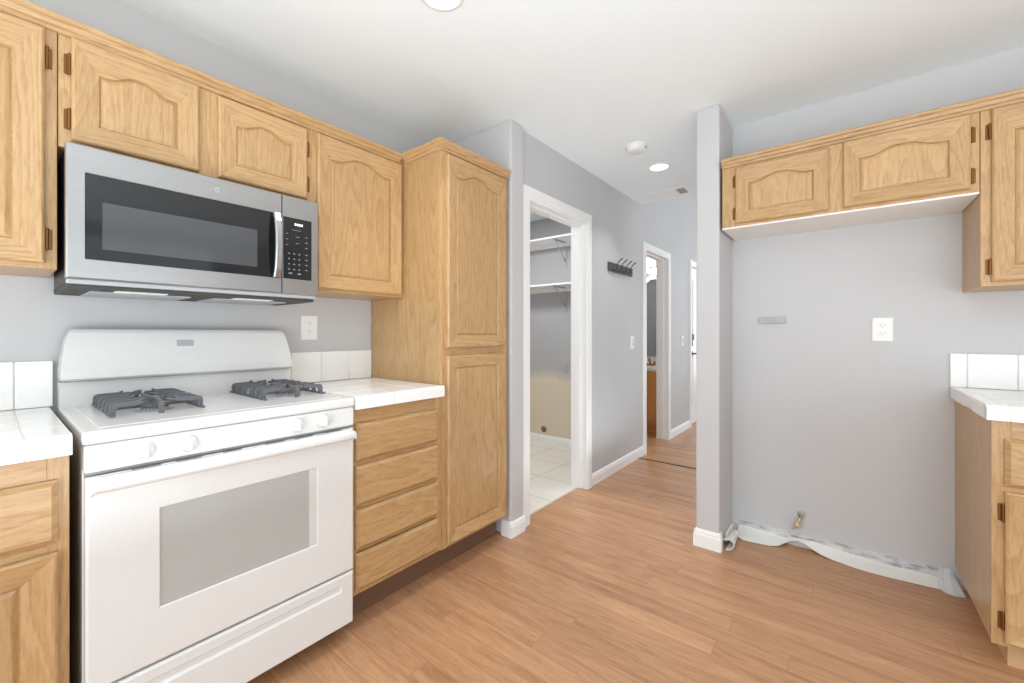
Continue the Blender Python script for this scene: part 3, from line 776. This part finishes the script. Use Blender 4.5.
# ------------------------------------------------------------------ microwave
my0, my1, mz0, mz1 = 0.138, 0.868, 1.342, 1.737
XF = -1.735
t = thing('microwave', 'stainless steel over-the-range microwave with black control pad', 'microwave', (-1.93, 0.503, 1.32))
m = MB(); m.box((-2.128, my0 + 0.003, mz0 - 0.004), (XF - 0.036, my1 - 0.003, mz1), 'dark', 0.003); m.build('body', t)
ds = 0.722                                                     # split between door and control column
wa, wb, wz0, wz1 = 0.176, 0.716, 1.404, 1.658
m = MB()
m.loft([rect(my0, ds - 0.001, mz0 + 0.004, mz1, XF - 0.036), rect(my0, ds - 0.001, mz0 + 0.004, mz1, XF - 0.004), rect(my0 + 0.004, ds - 0.002, mz0 + 0.008, mz1 - 0.004, XF),
        rect(wa, wb, wz0, wz1, XF), rect(wa + 0.001, wb - 0.001, wz0 + 0.001, wz1 - 0.001, XF - 0.002)], 'steel')
dr = m.build('door', t)
m = MB(); m.box((XF - 0.006, wa + 0.0005, wz0 + 0.0005), (XF - 0.0012, wb - 0.0005, wz1 - 0.0005), 'glass_blk', 0.0004, 1); m.build('glass', dr)
m = MB(); m.box((XF - 0.0013, 0.213, 1.438), (XF - 0.0006, 0.634, 1.578), 'glass_mid'); m.build('viewing_window', dr)
m = MB()                                                        # vertical curved handle
hy = 0.698
pts = []
for k in range(9):
    s_ = k / 8; z = 1.405 + s_ * 0.250
    pts.append([(XF + 0.012 + 0.022 * math.sin(math.pi * s_) ** 0.6 + dx, hy + dy, z) for dx, dy in ((-0.006, -0.013), (0.004, -0.013), (0.008, -0.009), (0.008, 0.009), (0.004, 0.013), (-0.006, 0.013))])
m.loft(pts, 'steel')
m.box((XF - 0.001, hy - 0.009, 1.407), (XF + 0.012, hy + 0.009, 1.420), 'steel'); m.box((XF - 0.001, hy - 0.009, 1.640), (XF + 0.012, hy + 0.009, 1.653), 'steel')
m.build('handle', dr)
m = MB(); LO = (XF, 0.504, 1.694)                              # round maker's emblem
m.cyl(LO, 0.0125, 0.0012, 0, 'greyplate', 28)
ringp = [(XF + 0.0016, LO[1] + 0.0112 * math.cos(a_ * math.pi / 12), LO[2] + 0.0112 * math.sin(a_ * math.pi / 12)) for a_ in range(25)]
m.tube(ringp, 0.0011, 'gap', 6)
m.text('GE', 0.0115, lambda x, y, z: (XF + 0.0014 + z, LO[1] + x, LO[2] + y), 'gap', 0.0004)
m.build('emblem', dr)
m = MB()
m.loft([rect(ds + 0.001, my1, mz0 + 0.004, mz1, XF - 0.036), rect(ds + 0.001, my1, mz0 + 0.004, mz1, XF - 0.004), rect(ds + 0.002, my1 - 0.004, mz0 + 0.008, mz1 - 0.004, XF)], 'steel')
cc = m.build('control_column', t)
m = MB(); m.box((XF - 0.001, 0.727, 1.406), (XF + 0.0015, 0.838, 1.651), 'glass_blk', 0.002)
def key(a_, z_, w_, h_, mt='keygrey'): m.box((XF + 0.001, a_, z_), (XF + 0.0019, a_ + w_, z_ + h_), mt)
for r_ in range(4):
    for c_ in range(3): key(0.745 + c_ * 0.020, 1.442 + r_ * 0.021, 0.0065, 0.0045)
    key(0.812, 1.444 + r_ * 0.021, 0.010, 0.003)
for r_ in range(3): key(0.812, 1.535 + r_ * 0.022, 0.010, 0.003); key(0.735, 1.540 + r_ * 0.022, 0.010, 0.0025)
key(0.775, 1.55, 0.012, 0.0025); key(0.775, 1.575, 0.014, 0.0025); key(0.76, 1.602, 0.035, 0.0018); key(0.747, 1.425, 0.013, 0.006); key(0.782, 1.425, 0.013, 0.006)
m.build('keypad_panel', cc)
m = MB()
for k in range(4): key(0.770 + k * 0.0085, 1.622, 0.0062, 0.009, 'digits')
m.build('clock_digits', cc)
# underside with grease filters and lamp lenses
m = MB(); m.box((-2.125, my0 + 0.002, mz0 - 0.022), (-1.765, my1 - 0.004, mz0 - 0.002), 'slot', 0.004)
m.box((-1.768, my0 + 0.002, mz0 - 0.010), (XF - 0.012, my1 - 0.003, mz0 + 0.004), 'greyplate', 0.003); ub = m.build('bottom_plate', t)
for (a_, b_) in ((0.20, 0.46), (0.53, 0.79)):
    m = MB(); m.box((-2.08, a_, mz0 - 0.026), (-1.86, b_, mz0 - 0.021), 'greyplate', 0.001); m.build('grease_filter', ub)
    m = MB(); m.box((-1.84, a_ + 0.05, mz0 - 0.025), (-1.79, b_ - 0.08, mz0 - 0.021), 'white2', 0.001); m.build('lamp_lens', ub)

# ------------------------------------------------------------------ wall plates
def outlet(T, label, uc, zc, w=0.0, mat='white2', size=(0.07, 0.115)):
    t = thing('wall_outlet', label, 'outlet', T(uc, zc, w))
    hw, hh = size[0] / 2, size[1] / 2
    MB(T).box((uc - hw, zc - hh, w), (uc + hw, zc + hh, w + 0.006), mat, 0.002).build('cover_plate', t)
    for s_ in (-1, 1):
        m = MB(T); zz = zc + s_ * 0.0195
        m.box((uc - 0.0165, zz - 0.0135, w + 0.004), (uc + 0.0165, zz + 0.0135, w + 0.0072), mat, 0.003)
        for du in (-0.0065, 0.0065): m.box((uc + du - 0.0011, zz - 0.001, w + 0.007), (uc + du + 0.0011, zz + 0.007, w + 0.0076), 'vslot')
        m.box((uc - 0.002, zz - 0.009, w + 0.007), (uc + 0.002, zz - 0.0055, w + 0.0076), 'vslot')
        m.build('receptacle', t)
    return t
outlet(TL, 'white duplex outlet on grey wall to the right of the range', 1.017, 1.217, size=(0.083, 0.122))
outlet(TR, 'white duplex outlet in the middle of the bare refrigerator wall', 0.148, 1.208, size=(0.079, 0.118))
TLa = lambda u, v, w: Vector((u, 3.79 - w, v))
outlet(TLa, 'small grey outlet on the laundry room wall below the shelves', -2.30, 0.83, mat='greyplate', size=(0.06, 0.10))
def switch(label, yc, zc):
    t = thing('light_switch', label, 'light switch', (-1.55, yc, zc))
    MB().box((-1.55, yc - 0.036, zc - 0.058), (-1.5445, yc + 0.036, zc + 0.058), 'white2', 0.002).build('cover_plate', t)
    MB().box((-1.546, yc - 0.016, zc - 0.033), (-1.5405, yc + 0.016, zc + 0.033), 'white', 0.0015).build('rocker', t)
switch('white light switch below and right of the coat rack in the hall', 3.735, 1.105)
switch('white light switch on the far wall between bathroom door and front door', 5.27, 1.105)

# grey bar left on refrigerator wall
m = MB(TR)
m.box((-0.395, 1.246, 0), (-0.262, 1.282, 0.012), 'greyplate', 0.003); m.box((-0.350, 1.256, 0.011), (-0.305, 1.272, 0.0135), 'greyplate', 0.002)
t = m.build('wall_bracket')
for v in t.data.vertices: pass
tag(t, 'small light grey rectangular bar mounted high on the refrigerator wall', 'bracket')

# coat rack
t = thing('coat_rack', 'dark wall-mounted coat rack with four upturned hooks in the hall', 'coat rack', (-1.55, 3.46, 1.75))
m = MB(); m.box((-1.55, 3.222, 1.714), (-1.533, 3.712, 1.788), 'rackwood', 0.003)
for k in range(7):                                              # carved scrollwork, worn and unreadable
    yc = 3.27 + k * 0.066
    pts = [(-1.5325, yc + 0.018 * math.cos(a_ * 0.5 + k), 1.751 + 0.018 * math.sin(a_ * 0.5 + k * 2)) for a_ in range(0, 10)]
    m.tube(pts, 0.0022, 'iron', 6)
m.build('rack_board', t)
for yh in (3.30, 3.395, 3.49, 3.585):
    m = MB(); m.tube([(-1.535, yh, 1.735), (-1.515, yh, 1.722), (-1.500, yh, 1.735), (-1.500, yh, 1.765), (-1.494, yh + 0.005, 1.785), (-1.476, yh + 0.012, 1.806), (-1.462, yh + 0.018, 1.818)], [0.004, 0.004, 0.004, 0.004, 0.004, 0.004, 0.005], 'dark', 8)
    m.lathe((-1.462, yh + 0.018, 1.818), [(0.001, -0.006), (0.006, -0.002), (0.006, 0.003), (0.001, 0.007)], 2, 'dark', 10)
    m.build('hook', t)

# ------------------------------------------------------------------ ceiling fittings
t = thing('smoke_detector', 'round white smoke detector on the hall ceiling', 'smoke detector', (-1.09, 2.70, H))
MB().lathe((-1.09, 2.70, H), [(0.072, 0), (0.072, -0.010), (0.062, -0.013), (0.060, -0.030), (0.050, -0.037), (0.001, -0.038)], 2, 'white2', 36).build('housing', t)
MB().box((-1.035, 2.69, H - 0.026), (-1.026, 2.71, H - 0.018), 'greyplate').build('test_button', t)
def can(label, x, y, p):
    t = thing('recessed_light', label, 'ceiling light', (x, y, H))
    MB().lathe((x, y, H), [(0.085, 0), (0.085, -0.003), (0.078, -0.006), (0.068, -0.006), (0.066, -0.002)], 2, 'white2', 36).build('trim_ring', t)
    MB().lathe((x, y, H), [(0.066, -0.001), (0.064, -0.0045), (0.001, -0.0055)], 2, 'lamp', 36).build('lens', t)
    l = bpy.data.lights.new('recessed_lamp', 'AREA'); l.shape = 'DISK'; l.size = 0.12; l.energy = p; l.color = (0.95, 0.97, 1.0); l.spread = 1.75
    o = bpy.data.objects.new('recessed_lamp', l); COL.objects.link(o); o.location = (x, y, H - 0.008)
can('lit recessed light behind the smoke detector on the hall ceiling', -1.093, 3.143, 3)
can('lit recessed light on the kitchen ceiling at the top edge', -1.162, 1.04, 3)
t = thing('ceiling_vent', 'white air register at the far end of the hall ceiling', 'air vent', (-1.22, 3.76, H))
m = MB(); m.box((-1.40, 3.68, H - 0.008), (-1.05, 3.86, H), 'white2', 0.003); m.build('frame', t)
m = MB()
for k in range(9): m.box((-1.145, 3.70 + k * 0.016, H - 0.010), (-1.075, 3.707 + k * 0.016, H - 0.0075), 'gap')
m.build('louvers', t)

# ------------------------------------------------------------------ refrigerator alcove: valve and torn baseboard
t = thing('water_valve', 'small brass water valve sticking out low on the refrigerator wall', 'valve', TR(-0.192, 0.16, 0))
m = MB(TR); m.cyl((-0.190, 0.182, 0), 0.019, 0.004, 2, 'chrome', 20); m.tube([(-0.190, 0.182, 0), (-0.190, 0.182, 0.022), (-0.192, 0.168, 0.04), (-0.197, 0.150, 0.05)], 0.0075, 'chrome'); m.build('supply_pipe', t)
m = MB(TR); m.tube([(-0.196, 0.160, 0.048), (-0.206, 0.140, 0.055), (-0.218, 0.124, 0.060)], 0.010, 'brass', 12); m.tube([(-0.206, 0.140, 0.055), (-0.190, 0.128, 0.058)], 0.008, 'brass', 10); m.build('valve_body', t)
m = MB(TR); m.lathe((-0.216, 0.122, 0.060), [(0.004, 0.0), (0.012, -0.004), (0.013, -0.009), (0.006, -0.012)], 0, 'brass', 14); m.build('valve_knob', t)

def ribbon(m, rows, mat, th=0.003):
    """rows of cross-section points (equal length) made into a thin solid sheet"""
    n = len(rows[0]); rr = []
    for r in rows:
        pts = [Vector(p) for p in r]
        back = [p + Vector((0, -th * 0.3, -th)) for p in pts]
        # keep thickness away from surface along approximate normal
        rr.append([tuple(p) for p in pts] + [tuple(p) for p in reversed(back)])
    m.loft(rr, mat)
rnd = random.Random(3)
m = MB(TR)
# u, z of top at wall, floor reach w (distance from wall), buckle height
st = [(-0.500, 0.050, 0.085, 0.004), (-0.46, 0.055, 0.115, 0.004), (-0.42, 0.055, 0.110, 0.003), (-0.37, 0.052, 0.100, 0.003), (-0.33, 0.050, 0.095, 0.003), (-0.29, 0.048, 0.070, 0.006), (-0.26, 0.050, 0.040, 0.020),
      (-0.235, 0.055, 0.025, 0.034), (-0.205, 0.060, 0.018, 0.040), (-0.175, 0.060, 0.020, 0.034), (-0.14, 0.060, 0.030, 0.020), (-0.10, 0.058, 0.045, 0.008), (-0.05, 0.052, 0.062, 0.004),
      (0.02, 0.048, 0.080, 0.003), (0.09, 0.045, 0.088, 0.003), (0.16, 0.040, 0.086, 0.003), (0.24, 0.040, 0.078, 0.003), (0.31, 0.040, 0.070, 0.003), (0.36, 0.040, 0.060, 0.003)]
rows = []
for (u, zt_, w, zb_) in st:
    j = rnd.uniform(-0.003, 0.003)
    zt_ = zt_ - 0.012
    rows.append([(u, zt_ + j, 0.0035), (u, zt_ * 0.72 + zb_ * 0.28 + j, 0.007 + w * 0.10), (u, zt_ * 0.42 + zb_ * 0.58 + 0.003, 0.008 + w * 0.32), (u, zt_ * 0.18 + zb_ * 0.82 + 0.003, 0.008 + w * 0.62), (u, zb_ + 0.0015, 0.008 + w)])
def ribbonT(m, rows, mat, th=0.0025):
    rr = []
    for r in rows:
        rr.append(list(r) + [(p[0], max(p[1] - th, 0.0003), max(p[2] - th * 0.3, 0.0008)) for p in reversed(r)])
    m.loft(rr, mat)
ribbonT(m, rows, 'paper')
t = m.build('torn_baseboard'); tag(t, 'long torn white vinyl strip slumped along the floor of the refrigerator wall', 'torn baseboard')
# curled end near the column
m = MB(TR)
rows = []
for k in range(9):
    w = 0.10 + k * 0.025; rad = 0.020 + 0.0016 * k; u0_ = -0.500
    ring = []
    for q in range(13):
        a_ = math.radians(150 - q * 22)
        ring.append((u0_ + rad * 0.9 * math.cos(a_), 0.003 + rad + rad * math.sin(a_), w + (0.010 * math.sin(q * 0.6) if k == 8 else 0)))
    rows.append(ring)
rr = [r + [(p[0] * 1.0 - 0.0 + ((-0.500) - p[0]) * 0.12, p[1] + ((0.030) - p[1]) * 0.12, p[2]) for p in reversed(r)] for r in rows]
m.loft(rr, 'paper')
for i_ in range(1):
    m.box((-0.533, 0.012, 0.05), (-0.520, 0.055, 0.22), 'paper', 0.002)
t = m.build('curled_vinyl_strip'); tag(t, 'curled loose end of white vinyl baseboard beside the wall column', 'torn baseboard')
# torn paper flap at the cabinet
m = MB(TR)
rows = [[(0.352, 0.088, 0.006), (0.345, 0.055, 0.010), (0.343, 0.022, 0.030), (0.342, 0.004, 0.068)], [(0.366, 0.078, 0.006), (0.362, 0.050, 0.016), (0.360, 0.024, 0.052), (0.360, 0.004, 0.095)],
        [(0.384, 0.086, 0.006), (0.382, 0.058, 0.020), (0.384, 0.028, 0.066), (0.386, 0.004, 0.104)], [(0.398, 0.076, 0.006), (0.400, 0.055, 0.014), (0.412, 0.030, 0.060), (0.424, 0.004, 0.088)]]
ribbonT(m, rows, 'paperd'); t = m.build('torn_paper_flap'); tag(t, 'crumpled torn drywall paper flap on the floor against the right base cabinet', 'torn paper')

# ------------------------------------------------------------------ laundry room
def bracket(parent, x, z, d, h=0.26):
    m = MB(); m.box((x - 0.010, 3.782, z - h), (x + 0.010, 3.79, z - 0.002), 'greyplate', 0.001)
    m.box((x - 0.009, 3.79 - d, z - 0.012), (x + 0.009, 3.79, z - 0.001), 'greyplate', 0.001)
    m.tube([(x, 3.79 - d * 0.86, z - 0.010), (x, 3.786, z - h * 0.80)], 0.005, 'greyplate', 8)
    m.build('bracket', parent)
for z, lab, d in ((2.150, 'upper white shelf high on the laundry room wall', 0.25), (1.675, 'lower white shelf on the laundry room wall', 0.25)):
    t = thing('wall_shelf', lab, 'shelf', (-2.5, 3.79, z))
    MB().box((-3.44, 3.79 - d, z), (-1.665, 3.789, z + 0.019), 'trim', 0.002).build('shelf_board', t)
    m = MB(); m.box((-3.44, 3.772, z - 0.042), (-1.665, 3.789, z - 0.0005), 'trim', 0.001)
    m.build('cleat', t)
    for x in (-2.30, -3.05): bracket(t, x, z - 0.0, d - 0.02)
t = thing('gas_pipe_stub', 'rusty capped pipe stub low on the laundry room wall', 'pipe', (-2.575, 3.79, 0.14))
MB().lathe((-2.575, 3.789, 0.145), [(0.034, 0), (0.034, -0.004), (0.020, -0.006), (0.020, -0.02), (0.010, -0.02)], 1, 'copper', 20).build('pipe', t)

# ------------------------------------------------------------------ bathroom glimpsed through door
t = thing('bathroom_vanity', 'oak vanity cabinet with white top and faucet through the bathroom doorway', 'vanity', (-2.3, 5.15, 0))
MB().box((-2.9, 4.90, 0.10), (-1.67, 5.415, 0.745), 'bath', 0.002).build('body', t)
MB().box((-2.88, 4.96, 0.0), (-1.69, 5.41, 0.10), 'bath').build('toe_kick', t)
for (a_, b_) in ((-2.86, -2.31), (-2.27, -1.72)):
    m = MB(); m.loft([[(a_ + i, 4.90 - d_, 0.15 + i), (b_ - i, 4.90 - d_, 0.15 + i), (b_ - i, 4.90 - d_, 0.60 - i), (a_ + i, 4.90 - d_, 0.60 - i)] for i, d_ in ((0, 0), (0, 0.014), (0.005, 0.018), (0.05, 0.014), (0.055, 0.008))], 'bath'); m.build('door', t)
m = MB(); m.box((-2.92, 4.875, 0.745), (-1.665, 5.418, 0.785), 'white', 0.005); m.box((-2.92, 5.40, 0.785), (-1.665, 5.418, 0.88), 'white', 0.003); m.build('vanity_top', t)
m = MB(); m.tube([(-1.96, 5.30, 0.785), (-1.96, 5.30, 0.84), (-1.95, 5.26, 0.875), (-1.93, 5.20, 0.875), (-1.92, 5.17, 0.85)], 0.012, 'copper'); m.box((-2.03, 5.28, 0.785), (-1.89, 5.32, 0.805), 'copper', 0.004)
m.cyl((-2.02, 5.30, 0.80), 0.013, 0.035, 2, 'copper', 12); m.cyl((-1.90, 5.30, 0.80), 0.013, 0.035, 2, 'copper', 12); m.build('faucet', t)
t = thing('vanity_light', 'bright globe vanity light over the mirror through the bathroom doorway', 'wall light', (-2.1, 5.40, 2.0))
MB().box((-2.6, 5.39, 1.97), (-1.75, 5.418, 2.06), 'chrome', 0.004).build('bar', t)
for x in (-2.45, -2.27, -2.09, -1.91):
    m = MB(); m.lathe((x, 5.34, 1.99), [(0.002, -0.05), (0.03, -0.042), (0.05, 0.0), (0.03, 0.042), (0.002, 0.05)], 2, 'lamp', 20); m.build('bulb', t)
l = bpy.data.lights.new('vanity_lamp', 'POINT'); l.energy = 14; l.color = (1, 0.93, 0.82); l.shadow_soft_size = 0.1
o = bpy.data.objects.new('vanity_lamp', l); COL.objects.link(o); o.location = (-2.2, 5.1, 2.0)
M['mirror'] = plain('mirror_silver', (205, 207, 210), 0.03, 1.0)
t = MB().box((-2.9, 5.408, 0.90), (-1.72, 5.4185, 1.90), 'mirror', 0.002).build('bathroom_mirror')
tag(t, 'frameless wall mirror above the vanity in the bathroom', 'mirror')

GROUPS = {'wall_cabinet': 'oak wall cabinets', 'base_cabinet': 'oak base cabinets', 'tiled_countertop': 'white tiled countertops', 'crown_molding': 'oak crown moldings',
          'wall_outlet': 'wall outlets', 'light_switch': 'hall light switches', 'recessed_light': 'recessed ceiling lights', 'wall_shelf': 'laundry room shelves'}
for o in bpy.data.objects:
    k_ = o.name.split('.')[0]
    if o.parent is None and k_ in GROUPS: o['group'] = GROUPS[k_]
for o in bpy.data.objects:
    if '_o' in o: del o['_o']
